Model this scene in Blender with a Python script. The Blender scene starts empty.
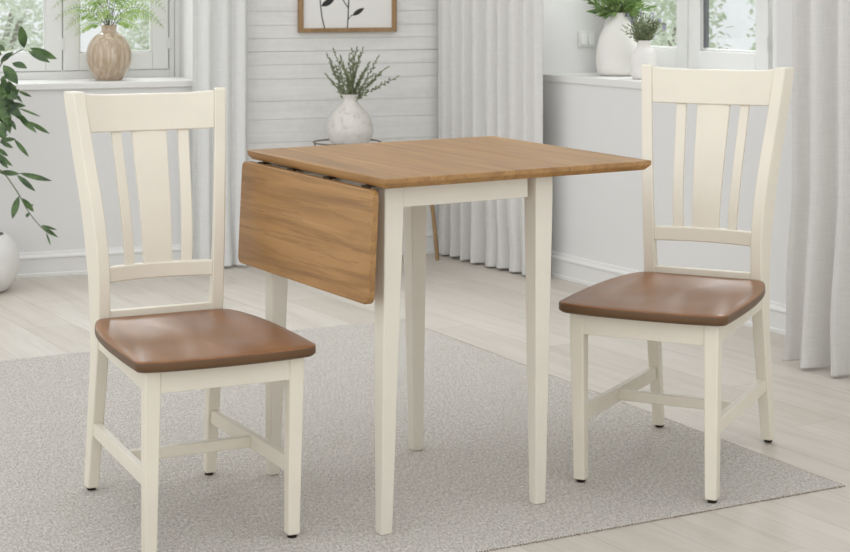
import bpy, bmesh, math, random
from math import sin, cos, pi, radians as R_
from mathutils import Vector, Matrix
random.seed(7)
SC = bpy.context.scene
COL = SC.collection

# ---------------------------------------------------------------- camera
F_PX, HOR, CAM_H = 1700.0, -14.84, 1.163
cam_d = bpy.data.cameras.new('camera')
cam = bpy.data.objects.new('camera', cam_d); COL.objects.link(cam)
cam.location = (0, 0, CAM_H); cam.rotation_euler = (pi / 2, 0, 0)
cam_d.sensor_width = 36.0; cam_d.lens = 36.0 * F_PX / 850
cam_d.shift_y = (HOR - 276) / 850.0
cam_d.dof.use_dof = True; cam_d.dof.focus_distance = 3.9; cam_d.dof.aperture_fstop = 11.0
SC.camera = cam

# ---------------------------------------------------------------- node helpers
def srgb(r, g, b):
    f = lambda c: (c / 255 / 12.92) if c / 255 <= .04045 else ((c / 255 + .055) / 1.055) ** 2.4
    return (f(r), f(g), f(b), 1)

class NT:
    def __init__(s, name):
        s.m = bpy.data.materials.new(name); s.m.use_nodes = True
        s.t = s.m.node_tree; s.t.nodes.clear()
        s.out = s.n('ShaderNodeOutputMaterial')
    def n(s, typ, **kw):
        nd = s.t.nodes.new(typ)
        for k, v in kw.items(): setattr(nd, k, v)
        return nd
    def l(s, a, b): s.t.links.new(a, b)
    def coord(s, kind='Object', scale=(1, 1, 1), rot=(0, 0, 0)):
        tc = s.n('ShaderNodeTexCoord'); mp = s.n('ShaderNodeMapping')
        mp.inputs['Scale'].default_value = scale; mp.inputs['Rotation'].default_value = rot
        s.l(tc.outputs[kind], mp.inputs['Vector']); return mp.outputs['Vector']
    def noise(s, vec, scale=5, detail=4, rough=.5, dist=0):
        nd = s.n('ShaderNodeTexNoise')
        nd.inputs['Scale'].default_value = scale; nd.inputs['Detail'].default_value = detail
        nd.inputs['Roughness'].default_value = rough; nd.inputs['Distortion'].default_value = dist
        if vec: s.l(vec, nd.inputs['Vector'])
        return nd.outputs['Fac']
    def ramp(s, fac, stops):
        nd = s.n('ShaderNodeValToRGB'); cr = nd.color_ramp
        while len(cr.elements) < len(stops): cr.elements.new(.5)
        for e, (p, c) in zip(cr.elements, stops): e.position = p; e.color = c
        s.l(fac, nd.inputs['Fac']); return nd.outputs['Color']
    def math(s, op, a, b=None):
        nd = s.n('ShaderNodeMath', operation=op)
        for i, v in enumerate((a, b)):
            if v is None: continue
            if isinstance(v, (int, float)): nd.inputs[i].default_value = v
            else: s.l(v, nd.inputs[i])
        return nd.outputs[0]
    def mix(s, fac, a, b, blend='MIX'):
        nd = s.n('ShaderNodeMix', data_type='RGBA', blend_type=blend)
        if isinstance(fac, (int, float)): nd.inputs[0].default_value = fac
        else: s.l(fac, nd.inputs[0])
        for i, v in ((6, a), (7, b)):
            if isinstance(v, tuple): nd.inputs[i].default_value = v
            else: s.l(v, nd.inputs[i])
        return nd.outputs[2]
    def bsdf(s, color, rough=.5, bump=None, bump_str=.1, bump_dist=.002, **kw):
        b = s.n('ShaderNodeBsdfPrincipled')
        if isinstance(color, tuple): b.inputs['Base Color'].default_value = color
        else: s.l(color, b.inputs['Base Color'])
        if isinstance(rough, (int, float)): b.inputs['Roughness'].default_value = rough
        else: s.l(rough, b.inputs['Roughness'])
        for k, v in kw.items(): b.inputs[k].default_value = v
        if bump is not None:
            bp = s.n('ShaderNodeBump'); bp.inputs['Strength'].default_value = bump_str
            bp.inputs['Distance'].default_value = bump_dist
            s.l(bump, bp.inputs['Height']); s.l(bp.outputs['Normal'], b.inputs['Normal'])
        s.l(b.outputs[0], s.out.inputs['Surface']); return b

def plain(name, col, rough=.5, var=.03, scale=6, **kw):
    t = NT(name); v = t.coord('Object')
    f = t.noise(v, scale, 4, .6)
    d = tuple(c * (1 - var) for c in col[:3]) + (1,); u = tuple(min(1, c * (1 + var)) for c in col[:3]) + (1,)
    t.bsdf(t.ramp(f, [(.3, d), (.7, u)]), rough, f, .05, **kw)
    return t.m

def wood(name, dark, mid, light, axis, rough=.4, strength=1.0, planks=0, fine=1.0, **kw):
    """grain stretched along a local axis (0 = x, 1 = y, 2 = z)"""
    t = NT(name)
    sc = [14.0, 14.0, 14.0]; sc[axis] = 1.1
    v = t.coord('Object', tuple(sc))
    big = t.noise(v, 1.0, 5, .62, 1.4)
    sc2 = [90.0, 90.0, 90.0]; sc2[axis] = 3.0
    fi = t.noise(t.coord('Object', tuple(sc2)), 1.0, 3, .6)
    c = t.ramp(big, [(.25, dark), (.5, mid), (.78, light)])
    c = t.mix(t.math('MULTIPLY', t.math('GREATER_THAN', fi, .56), .34 * fine), c, dark)
    if planks:
        w = [1.0, 1.0, 1.0]; w[axis] = .0001
        other = 0 if axis != 0 else 1
        sep = t.n('ShaderNodeSeparateXYZ'); t.l(t.coord('Object'), sep.inputs[0])
        pl = t.math('FLOOR', t.math('DIVIDE', sep.outputs[other], planks))
        wn = t.n('ShaderNodeTexWhiteNoise', noise_dimensions='1D'); t.l(pl, wn.inputs['W'])
        c = t.mix(t.math('MULTIPLY', wn.outputs['Value'], .38), c, mid)
        c = t.mix(t.math('MULTIPLY', wn.outputs['Value'], .18), c, dark, 'MIX')
    rg = t.math('ADD', t.math('MULTIPLY', big, .12), rough - .06)
    t.bsdf(c, rg, fi, .08 * strength, .001, **kw)
    return t.m

M = {}
M['cream'] = plain('cream_paint', srgb(224, 217, 201), .38, .03, 7, **{'Specular IOR Level': .4})
M['table_cream'] = plain('ivory_paint', srgb(220, 214, 200), .45, .03, 7)
M['seat_wood'] = wood('seat_brown_wood', srgb(110, 69, 37), srgb(133, 88, 51), srgb(149, 102, 63), 1, .34, .2, .085, .3, **{'Coat Weight': .1, 'Coat Roughness': .2, 'Specular IOR Level': .35})
M['seat_edge'] = plain('burnished_seat_edge', srgb(92, 64, 34), .4, .08, 14)
M['oak'] = wood('honey_oak', srgb(116, 82, 45), srgb(165, 124, 74), srgb(192, 152, 99), 1, .42, .8, .07)
M['metal_dark'] = plain('dark_metal', srgb(60, 52, 45), .35, .05, 20, Metallic=.8)
M['brass'] = plain('aged_brass', srgb(182, 152, 116), .3, .06, 20, Metallic=.85)
M['wire'] = plain('bronze_wire', srgb(112, 98, 78), .4, .05, 20, Metallic=.6)
M['bar'] = plain('grey_bar', srgb(98, 100, 102), .5, .05, 20)
M['white_paint'] = plain('white_window_paint', srgb(226, 226, 223), .35, .015, 4)
M['white_trim'] = plain('white_trim_paint', srgb(222, 221, 218), .4, .015, 4)
M['wall'] = plain('white_wall_plaster', srgb(219, 218, 216), .75, .012, 2.2)
M['ceiling'] = plain('ceiling_paint', srgb(225, 225, 223), .9, .01, 2)
M['ceramic'] = plain('white_ceramic', srgb(214, 211, 206), .33, .05, 9)
M['matte_white'] = plain('matte_white_ceramic', srgb(222, 219, 213), .6, .03, 9)
M['pot'] = plain('white_speckled_pot', srgb(218, 216, 212), .55, .03, 30)
M['soil'] = plain('soil', srgb(52, 44, 38), .95, .3, 60)
M['stem'] = plain('green_stem', srgb(84, 92, 52), .6, .15, 30)
M['rubber'] = plain('latch_metal', srgb(120, 116, 110), .4, .05, 20, Metallic=.7)
M['ground'] = plain('pale_lawn', srgb(190, 198, 170), .95, .15, 1.5)

def leafmat(name, a, b, rough=.4, trans=.25):
    t = NT(name)
    f = t.noise(t.coord('Object'), 22, 3, .6)
    c = t.ramp(f, [(.3, a), (.7, b)])
    bs = t.bsdf(c, rough)
    tr = t.n('ShaderNodeBsdfTranslucent'); t.l(c, tr.inputs['Color'])
    mx = t.n('ShaderNodeMixShader'); mx.inputs[0].default_value = trans
    t.l(bs.outputs[0], mx.inputs[1]); t.l(tr.outputs[0], mx.inputs[2]); t.l(mx.outputs[0], t.out.inputs['Surface'])
    return t.m
M['leaf'] = leafmat('deep_green_leaf', srgb(38, 60, 38), srgb(100, 128, 74), .28)
M['fern'] = leafmat('pale_fern_leaf', srgb(128, 164, 82), srgb(190, 210, 142), .5, .4)
M['sprig'] = leafmat('grey_green_leaf', srgb(82, 94, 66), srgb(140, 148, 112), .55, .15)
M['bush'] = leafmat('fresh_green_leaf', srgb(74, 104, 52), srgb(140, 166, 98), .45, .25)
M['shrub'] = leafmat('washed_out_leaf', srgb(214, 224, 204), srgb(244, 246, 240), .6, .4)  # overexposed daylight outside is put into this whitish leaf colour
M['bark'] = plain('grey_bark', srgb(140, 132, 120), .9, .15, 8)

def brownvase():
    t = NT('brown_glazed_ceramic')
    v = t.coord('Object', (60, 60, 5)); f = t.noise(v, 1.0, 4, .6, .4)
    g = t.noise(t.coord('Object'), 14, 4, .6)
    c = t.mix(t.math('MULTIPLY', g, .7), t.ramp(f, [(.3, srgb(140, 112, 84)), (.5, srgb(182, 160, 134)), (.7, srgb(218, 206, 188))]), srgb(176, 160, 138))
    t.bsdf(c, .18, f, .1, .001, **{'Coat Weight': .5, 'Coat Roughness': .06}); return t.m
M['brown_vase'] = brownvase()

def crackle():
    t = NT('crackle_glaze')
    f = t.noise(t.coord('Object'), 28, 5, .7)
    c = t.ramp(f, [(.3, srgb(176, 170, 160)), (.45, srgb(204, 199, 192)), (.75, srgb(214, 210, 204))])
    t.bsdf(c, .25, f, .1, .001); return t.m
M['crackle'] = crackle()

def curtainmat(name, col, tr, transp):
    t = NT(name)
    w1 = t.noise(t.coord('Object', (500, 500, 20)), 1.0, 2, .5); w2 = t.noise(t.coord('Object', (20, 20, 420)), 1.0, 2, .5)
    f = t.math('ADD', t.math('MULTIPLY', w1, .5), t.math('MULTIPLY', w2, .5))
    d = tuple(c * .93 for c in col[:3]) + (1,)
    c = t.ramp(f, [(.4, d), (.6, col)])
    df = t.n('ShaderNodeBsdfDiffuse'); t.l(c, df.inputs['Color'])
    bp = t.n('ShaderNodeBump'); bp.inputs['Strength'].default_value = .15; bp.inputs['Distance'].default_value = .001
    t.l(f, bp.inputs['Height']); t.l(bp.outputs[0], df.inputs['Normal'])
    tl = t.n('ShaderNodeBsdfTranslucent'); t.l(c, tl.inputs['Color'])
    mx = t.n('ShaderNodeMixShader'); mx.inputs[0].default_value = tr
    t.l(df.outputs[0], mx.inputs[1]); t.l(tl.outputs[0], mx.inputs[2])
    tp = t.n('ShaderNodeBsdfTransparent'); m2 = t.n('ShaderNodeMixShader'); m2.inputs[0].default_value = transp
    t.l(mx.outputs[0], m2.inputs[1]); t.l(tp.outputs[0], m2.inputs[2]); t.l(m2.outputs[0], t.out.inputs['Surface'])
    return t.m
M['sheer'] = curtainmat('sheer_white_linen', srgb(240, 240, 238), .22, .08)
M['linen'] = curtainmat('white_linen', srgb(228, 226, 222), .15, .02)

def glassmat():
    t = NT('window_glass')
    tp = t.n('ShaderNodeBsdfTransparent'); tp.inputs['Color'].default_value = (.97, .985, .98, 1)
    gl = t.n('ShaderNodeBsdfGlossy'); gl.inputs['Roughness'].default_value = .02
    mx = t.n('ShaderNodeMixShader'); mx.inputs[0].default_value = .06
    t.l(tp.outputs[0], mx.inputs[1]); t.l(gl.outputs[0], mx.inputs[2]); t.l(mx.outputs[0], t.out.inputs['Surface'])
    return t.m
M['glass'] = glassmat()

def floormat():
    t = NT('whitewashed_oak_planks')
    tc = t.coord('Object')
    br = t.n('ShaderNodeTexBrick'); t.l(tc, br.inputs['Vector'])
    br.inputs['Scale'].default_value = 1.0; br.inputs['Brick Width'].default_value = 1.15
    br.inputs['Row Height'].default_value = .165; br.inputs['Mortar Size'].default_value = .0016
    br.inputs['Mortar Smooth'].default_value = .1; br.offset = .37; br.offset_frequency = 2; br.squash = 1
    br.inputs['Bias'].default_value = 0
    br.inputs['Color1'].default_value = (0, 0, 0, 1); br.inputs['Color2'].default_value = (1, 1, 1, 1); br.inputs['Mortar'].default_value = (.5, .5, .5, 1)
    gr = t.noise(t.coord('Object', (1.3, 16, 1)), 1.0, 6, .65, 1.2)
    c = t.ramp(gr, [(.25, srgb(172, 162, 148)), (.5, srgb(198, 190, 179)), (.75, srgb(212, 206, 196))])
    tint = t.ramp(br.outputs['Color'], [(0, srgb(188, 180, 168)), (1, srgb(212, 206, 197))])
    c = t.mix(.45, c, tint)
    fi = t.noise(t.coord('Object', (5, 130, 1)), 1.0, 3, .6)
    c = t.mix(t.math('MULTIPLY', t.math('GREATER_THAN', fi, .58), .12), c, srgb(150, 140, 128))
    c = t.mix(t.math('MULTIPLY', br.outputs['Fac'], .4), c, srgb(140, 132, 120))
    t.bsdf(c, t.math('ADD', t.math('MULTIPLY', gr, .15), .38), t.math('SUBTRACT', gr, br.outputs['Fac']), .12, .002)
    return t.m
M['floor'] = floormat()

def rugmat():
    t = NT('woven_grey_wool')
    v = t.coord('Object', (1, 1, 1))
    w = t.n('ShaderNodeTexWave', wave_type='BANDS', bands_direction='DIAGONAL', wave_profile='SIN')
    w.inputs['Scale'].default_value = 95; w.inputs['Distortion'].default_value = 4.0; w.inputs['Detail'].default_value = 3; w.inputs['Detail Scale'].default_value = 6
    t.l(v, w.inputs['Vector'])
    n1 = t.noise(t.coord('Object', (210, 80, 1)), 1.0, 2, .6); n2 = t.noise(v, 2.2, 3, .5)
    f = t.math('ADD', t.math('MULTIPLY', w.outputs['Fac'], .4), t.math('MULTIPLY', n1, .6))
    c = t.ramp(f, [(.38, srgb(128, 120, 110)), (.5, srgb(197, 191, 182)), (.61, srgb(238, 234, 228))])
    c = t.mix(t.math('MULTIPLY', n2, .12), c, srgb(196, 190, 181))
    t.bsdf(c, .95, f, .6, .004, **{'Specular IOR Level': .1}); return t.m
M['rug'] = rugmat()
M['rug_edge'] = plain('rug_binding', srgb(150, 138, 120), .95, .2, 120)

def brickmat():
    t = NT('white_painted_boards')
    n1 = t.noise(t.coord('Object', (2.2, 1, 30)), 1.0, 5, .65, .6); n2 = t.noise(t.coord('Object'), 26, 5, .7)
    f = t.math('ADD', t.math('MULTIPLY', n1, .6), t.math('MULTIPLY', n2, .4))
    c = t.ramp(f, [(.3, srgb(212, 210, 206)), (.6, srgb(226, 225, 222))])
    t.bsdf(c, .6, f, .3, .005); return t.m
M['boards'] = brickmat()
M['print'] = plain('white_art_paper', srgb(226, 224, 219), .8, .01, 3)
M['ink'] = plain('black_ink', srgb(48, 50, 46), .8, .1, 40)
M['frame_wood'] = wood('picture_frame_oak', srgb(118, 92, 60), srgb(148, 117, 80), srgb(168, 136, 98), 2, .5, .5)

# ---------------------------------------------------------------- mesh helpers
def link(name, bm, mat, parent=None, smooth=False, bevel=0, seg=2, angle=40, wn=False):
    bmesh.ops.recalc_face_normals(bm, faces=bm.faces)
    me = bpy.data.meshes.new(name); bm.to_mesh(me); bm.free()
    for m in (mat if isinstance(mat, list) else [mat]): me.materials.append(m)
    o = bpy.data.objects.new(name, me); COL.objects.link(o)
    if parent: o.parent = parent
    if smooth or bevel:
        for p in me.polygons: p.use_smooth = True
        if hasattr(me, 'set_sharp_from_angle'): me.set_sharp_from_angle(angle=R_(angle))
    if bevel:
        b = o.modifiers.new('bevel', 'BEVEL'); b.width = bevel; b.segments = seg; b.limit_method = 'ANGLE'; b.angle_limit = R_(35)
    return o
def empty(name, loc, rz, label, cat, group=None):
    o = bpy.data.objects.new(name, None); COL.objects.link(o)
    o.empty_display_size = .1; o.location = loc; o.rotation_euler = (0, 0, rz)
    return tag(o, label, cat, group)
def tag(o, label, cat, group=None):
    o['label'] = label; o['category'] = cat
    if group: o['group'] = group
    return o
def struct(o): o['kind'] = 'structure'; return o

def loft(bm, rings, cap=True):
    vs = [[bm.verts.new(p) for p in r] for r in rings]
    n = len(vs[0])
    for a, b in zip(vs, vs[1:]):
        for i in range(n):
            bm.faces.new((a[i], a[(i + 1) % n], b[(i + 1) % n], b[i]))
    if cap: bm.faces.new(vs[0][::-1]); bm.faces.new(vs[-1])
    return vs
def box(bm, x0, x1, y0, y1, z0, z1):
    loft(bm, [[(x0, y0, z), (x1, y0, z), (x1, y1, z), (x0, y1, z)] for z in (z0, z1)])
def lathe(bm, prof, n=40, c=(0, 0, 0), close=False):
    rings = []
    for r, z in prof:
        rings.append([(c[0] + r * cos(2 * pi * i / n), c[1] + r * sin(2 * pi * i / n), c[2] + z) for i in range(n)])
    loft(bm, rings, True)
def tube(bm, pts, rad, n=8, cap=True):
    pts = [Vector(p) for p in pts]; rings = []
    up = Vector((0, 0, 1))
    for i, p in enumerate(pts):
        d = (pts[min(i + 1, len(pts) - 1)] - pts[max(i - 1, 0)]).normalized()
        a = d.cross(up if abs(d.z) < .95 else Vector((1, 0, 0))).normalized(); b = d.cross(a)
        r = rad[i] if isinstance(rad, (list, tuple)) else rad
        rings.append([p + r * (cos(2 * pi * k / n) * a + sin(2 * pi * k / n) * b) for k in range(n)])
    loft(bm, rings, cap)
def smooth_pts(pts, k=6):
    """Catmull-Rom"""
    P = [Vector(p) for p in pts]; out = []
    for i in range(len(P) - 1):
        p0, p1, p2, p3 = P[max(i - 1, 0)], P[i], P[i + 1], P[min(i + 2, len(P) - 1)]
        for j in range(k):
            t = j / k
            out.append(.5 * ((2 * p1) + (p2 - p0) * t + (2 * p0 - 5 * p1 + 4 * p2 - p3) * t * t + (3 * p1 - p0 - 3 * p2 + p3) * t ** 3))
    out.append(P[-1]); return out
def interp(tab, x):
    if x <= tab[0][0]: return tab[0][1]
    for (a, va), (b, vb) in zip(tab, tab[1:]):
        if x <= b:
            t = (x - a) / (b - a); return va + (vb - va) * t
    return tab[-1][1]
def leaf(bm, base, tip, width, normal=None, fold=.18, droop=0.0, seg=5):
    base, tip = Vector(base), Vector(tip); d = tip - base; L = d.length
    if L < 1e-6: return
    dn = d / L
    nrm = Vector(normal) if normal is not None else Vector((random.uniform(-.5, .5), -1, random.uniform(.2, .9)))
    s = dn.cross(nrm)
    if s.length < 1e-4: s = dn.cross(Vector((1, .3, .2)))
    s.normalize(); n2 = s.cross(dn)
    prev = None
    for i in range(seg + 1):
        t = i / seg
        w = width * .5 * (sin(pi * min(1, t * 1.02)) ** .8 if 0 < t < 1 else 0.02)
        c = base + d * t - n2 * (droop * L * (t * t)) + n2 * 0
        row = [bm.verts.new(c - s * w + n2 * w * fold * 2), bm.verts.new(c), bm.verts.new(c + s * w + n2 * w * fold * 2)]
        if prev:
            for k in (0, 1): bm.faces.new((prev[k], prev[k + 1], row[k + 1], row[k]))
        prev = row

# ---------------------------------------------------------------- the room
FL = -.003                        # floor level; the rug's top is at 0
AL, AR = R_(21.0), R_(-58.66)     # headings of the two walls
PL, PR = Vector((-1.49, 6.83, 0)), Vector((.4775, 6.88, 0))
uL, uR = Vector((cos(AL), sin(AL), 0)), Vector((cos(AR), sin(AR), 0))
nL, nR = Vector((-sin(AL), cos(AL), 0)), Vector((-sin(AR), cos(AR), 0))   # outward normals
ML = Matrix.Translation(PL) @ Matrix.Rotation(AL, 4, 'Z')
MR = Matrix.Translation(PR) @ Matrix.Rotation(AR, 4, 'Z')
def isect():
    # parameters of the corner along both walls
    det = uL.x * (-uR.y) - (-uR.x) * uL.y; d = PR - PL
    return ((d.x * -uR.y + uR.x * d.y) / det, (uL.x * d.y - uL.y * d.x) / det)
sLc, sRc = isect()
H = 2.6; TH = .40
def wallbox(bm, s0, s1, z0, z1, d0=0, d1=TH): box(bm, s0, s1, d0, d1, z0, z1)
def place(o, Mx): o.matrix_world = Mx; return o

WL = dict(s0=-.44, s1=.575, z0=.745, z1=2.15); WR = dict(s0=0.0, s1=1.357, z0=.778, z1=2.15)
SPL = .80
bm = bmesh.new(); E_ = -3.2
wallbox(bm, E_, WL['s0'], FL, H); wallbox(bm, WL['s0'], WL['s1'], FL, WL['z0']); wallbox(bm, WL['s0'], WL['s1'], WL['z1'], H)
wallbox(bm, WL['s1'], SPL, FL, H)
struct(place(link('wall_left', bm, M['wall']), ML))
# boarded part of the same wall: horizontal painted boards with thin gaps
bm = bmesh.new(); wallbox(bm, SPL, sLc + .25, FL, H, .008, TH)
cuts = [FL, .11, .21, .30, .40, .50, .597, .673, .767, .8265, .8825, .938, .993, 1.053, 1.11, 1.22, 1.28, 1.34, 1.45, 1.55, 1.61, 1.72, 1.8, 1.9, 2.0, 2.1, 2.2, 2.3, 2.4, 2.5, H]
for z, z2 in zip(cuts, cuts[1:]):
    dd = random.uniform(-.0003, .0003); g0 = .0024 if abs(z - .8825) < .001 else (.0010 if z > .85 else .0006); g1 = .0024 if abs(z2 - .8825) < .001 else (.0010 if z2 > .85 else .0006)
    loft(bm, [[(SPL, dd + g, zz), (sLc, dd + g, zz), (sLc, .012, zz), (SPL, .012, zz)] for g, zz in ((g0, z + .0005), (0, z + .0025), (0, z2 - .0025), (g1, z2 - .0005))])
struct(place(link('wall_back', bm, M['boards']), ML))
bm = bmesh.new()
wallbox(bm, sRc, WR['s0'], FL, H); wallbox(bm, WR['s0'], WR['s1'], FL, WR['z0']); wallbox(bm, WR['s0'], WR['s1'], WR['z1'], H)
wallbox(bm, WR['s1'], 4.6, FL, H)
struct(place(link('wall_right', bm, M['wall']), MR))

# floor, in the heading of the right wall so that the boards run along it
c0 = PL + uL * sLc
bm = bmesh.new()
a, b, c, d = PL + uL * E_, c0, PR + uR * 4.6, None
inv = MR.inverted()
poly = [inv @ Vector(p) for p in ((a.x, a.y, 0), (c0.x, c0.y, 0), (c.x, c.y, 0), (c.x, .2, 0), (a.x, .2, 0))]
loft(bm, [[(p.x, p.y, FL - .05) for p in poly], [(p.x, p.y, FL) for p in poly]])
fl = link('floor', bm, M['floor']); fl.matrix_world = MR; struct(fl)
def baseboard(name, Mx, s0, s1):
    prof = [(0, FL), (-.016, FL), (-.016, FL + .012), (-.013, FL + .016), (-.013, FL + .070), (-.017, FL + .074), (-.017, FL + .080), (-.010, FL + .088), (-.008, FL + .097), (0, FL + .099)]
    bm = bmesh.new()
    loft(bm, [[(s, y, z) for y, z in prof] for s in (s0, s1)])
    struct(place(link(name, bm, M['white_trim']), Mx))
baseboard('baseboard_left', ML, E_, sLc - .02); baseboard('baseboard_right', MR, sRc + .02, 4.6)

# ---------------------------------------------------------------- windows
def frame_rect(bm, x0, x1, z0, z1, w, d0, d1, wb=None):
    wb = wb or w
    box(bm, x0, x0 + w, d0, d1, z0, z1); box(bm, x1 - w, x1, d0, d1, z0, z1)
    box(bm, x0 + w, x1 - w, d0, d1, z0, z0 + wb); box(bm, x0 + w, x1 - w, d0, d1, z1 - w, z1)
def window(name, Mx, Wd, sill_top, dep, sashes, f0, f1, rail, sillz0):
    zt = Wd['z1']
    bm = bmesh.new()                                   # fixed outer frame
    frame_rect(bm, f0, f1, sill_top - .004, zt, .022, dep - .01, dep + .07, .036)
    win = struct(place(link(name, bm, M['white_paint'], None, False, .002), Mx))
    for (a, b) in sashes:
        bm = bmesh.new(); w = .068
        frame_rect(bm, a + .0015, b - .0015, sill_top + rail, zt - .024, w, dep - .016, dep + .03, .072)
        # inner bead
        frame_rect(bm, a + w, b - w, sill_top + rail + .072, zt - .024 - w, .009, dep - .002, dep + .02)
        sash = link('sash', bm, M['white_paint'], win, False, .003)
        bm = bmesh.new(); box(bm, a + w + .003, b - w - .003, dep + .012, dep + .016, sill_top + rail + .075, zt - .03 - w)
        link('glass_pane', bm, M['glass'], sash)
        if name == 'window_2':  # dark grey upright along one edge of each pane
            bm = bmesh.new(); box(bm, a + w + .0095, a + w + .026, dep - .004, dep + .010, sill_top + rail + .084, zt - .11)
            link('bar', bm, M['bar'], sash)['label'] = 'dark grey bar'
        for zz in (sill_top + rail + .09, zt - .2):
            bm = bmesh.new(); box(bm, b - .006, b + .004, dep - .024, dep - .012, zz, zz + .045)
            lathe(bm, [(.004, 0), (.004, .05)], 10, (b - .001, dep - .022, zz - .003))
            link('hinge', bm, M['white_paint'], sash)
    return win
w1 = window('window_1', ML, WL, .77, .30, [(-.37, .0787), (.0787, .528)], -.40, .555, .034, .745)
w2 = window('window_2', MR, WR, .803, .33, [(.078, .526), (.526, .978)], .045, 1.015, .036, .778)
# reveals beside the narrower frames, and the sill boards
def sillboard(name, Mx, Wd, top, dep, s0, s1, nose):
    bm = bmesh.new(); zb = Wd['z0'] - .002
    loft(bm, [[(x, y, z) for x, y in ((Wd['s0'], dep - .008), (Wd['s0'], 0), (s0, 0), (s0, -nose), (s1, -nose), (s1, 0), (Wd['s1'], 0), (Wd['s1'], dep - .008))] for z in (zb, top)])
    struct(place(link(name, bm, M['white_trim'], None, False, .004, 3), Mx))
sillboard('trim_1', ML, WL, .77, .30, WL['s0'] - .02, WL['s1'] + .02, .012)
sillboard('trim_2', MR, WR, .803, .33, -.002, 1.45, .005)
def reveal(name, Mx, Wd, f0, f1, top, dep):
    bm = bmesh.new()
    for (a0, a1, b) in ((Wd['s0'], f0, Wd['s0']), (Wd['s1'], f1, Wd['s1'])):
        loft(bm, [[(a0, dep - .02, z), (a1, dep - .02, z), (a1, TH - .02, z), (a0, TH - .02, z)] for z in (top - .004, Wd['z1'])])
    loft(bm, [[(f0, TH - .14 + .02, z), (f1, TH - .14 + .02, z), (f1, TH - .02, z), (f0, TH - .02, z)] for z in (Wd['z1'] - .004, Wd['z1'])])
    struct(place(link(name, bm, M['white_paint']), Mx))
reveal('trim_3', ML, WL, -.401, .556, .77, .30); reveal('trim_4', MR, WR, .044, 1.016, .803, .33)

# ---------------------------------------------------------------- placing by ray
def at_plane(px, py, z):
    t = F_PX * (CAM_H - z) / (py - HOR); return Vector(((px - 425) / F_PX * t, t, z))
def at_depth(px, py, y):
    return Vector(((px - 425) / F_PX * y, y, CAM_H - (py - HOR) * y / F_PX))
def at_wall(px, py, P, n, off=0.0):
    dr = Vector(((px - 425) / F_PX, 1, -(py - HOR) / F_PX)); o = Vector((0, 0, CAM_H))
    t = ((P + n * off) - o).dot(n) / dr.dot(n); return o + dr * t

# switch plate on the reveal of the right window (faces along the wall)
bm = bmesh.new()
t = empty('light_switch', MR @ Vector((0, .2175, .9417)), AR, 'white double light switch plate on the reveal beside the tall white vase', 'light switch')
bm = bmesh.new(); box(bm, 0, .006, -.042, .042, -.034, .034); link('plate', bm, M['white_trim'], t, False, .002)
for k in (-1, 1):
    bm = bmesh.new()
    loft(bm, [[(.006, k * .019 - .015, -.024), (.006, k * .019 + .015, -.024), (.011, k * .019 + .015, -.024), (.011, k * .019 - .015, -.024)],
              [(.006, k * .019 - .015, .024), (.006, k * .019 + .015, .024), (.0075, k * .019 + .015, .024), (.0075, k * .019 - .015, .024)]])
    link('rocker', bm, M['white_paint'], t, False, .001)

# ---------------------------------------------------------------- rug
ang = R_(28.2); rc = Vector((.973, 3.955, 0))
ru, rv = Vector((-cos(ang), -sin(ang), 0)), Vector((-sin(ang), cos(ang), 0))
LW, LV = 3.3, 2.235
rug = bpy.data.objects.new('area_rug', None); COL.objects.link(rug)
rug.location = rc + Vector((0, 0, FL)); rug.rotation_euler = (0, 0, ang + pi)     # local x = ru, local y = -rv
tag(rug, 'flat woven grey beige rug lying on the pale plank floor under the table', 'rug')
bm = bmesh.new()
nx = 60
for i in range(1):
    box(bm, 0, LW, -LV, 0, 0, .003)
link('pile', bm, M['rug'], rug, False, .0012)
bm = bmesh.new()
random.seed(5)
for k in range(420):
    x = k * LW / 420 + random.uniform(-.001, .001)
    tube(bm, [(x, -.001, .0013), (x + random.uniform(-.002, .002), .004 + random.uniform(0, .003), .0013)], [.0013, .0012], 5)
for k in range(280):
    y = -k * LV / 280
    tube(bm, [(.001, y, .0013), (-.0035 - random.uniform(0, .0025), y + random.uniform(-.002, .002), .0013)], [.0013, .0012], 5)
link('woven_edge', bm, M['rug_edge'], rug)['label'] = 'darker knotted brown edge'

# ---------------------------------------------------------------- drop-leaf table
TPOS, TANG = (-.0915, 3.5877, 0), .5604
tb = empty('drop_leaf_table', TPOS, TANG, 'small cream drop-leaf table with honey oak top and one leaf hanging down', 'table')
A_, B_ = .5448, .4278
def table_leg(sx, sy, px, py):
    bm = bmesh.new(); rings = []
    for z, w in ((0, .0262), (.004, .0275), (.62, .0455), (.69, .047), (.738, .047)):
        x0, x1 = (px, px + w) if sx < 0 else (px - w, px); y0, y1 = (py, py + w) if sy < 0 else (py - w, py)
        if z == 0: x0 += .001; x1 -= .001; y0 += .001; y1 -= .001
        if sx < 0 and sy < 0: x0 += .009 * z / .738; x1 += .009 * z / .738
        if sx > 0 and sy < 0: x0, x1 = B_ - .0268, B_ - .0268 + w
        zz = z + (.007 if sy > 0 and z > .7 else 0)
        rings.append([(x0, y0, zz), (x1, y0, zz), (x1, y1, zz), (x0, y1, zz)])
    loft(bm, rings); link('leg', bm, M['table_cream'], tb, False, .0025)
for sx, px in ((-1, 0), (1, B_)):
    for sy, py in ((-1, 0), (1, A_)): table_leg(sx, sy, px, py)
for (x0, x1, y0, y1) in ((.047, B_ - .047, .003, .023), (.047, B_ - .047, A_ - .023, A_ - .003), (.003, .023, .047, A_ - .047), (B_ - .023, B_ - .003, .047, A_ - .047)):
    bm = bmesh.new(); box(bm, x0, x1, y0, y1, .690, .738); link('apron', bm, M['table_cream'], tb, False, .0015)
V0, V1 = -.054, .594
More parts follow.
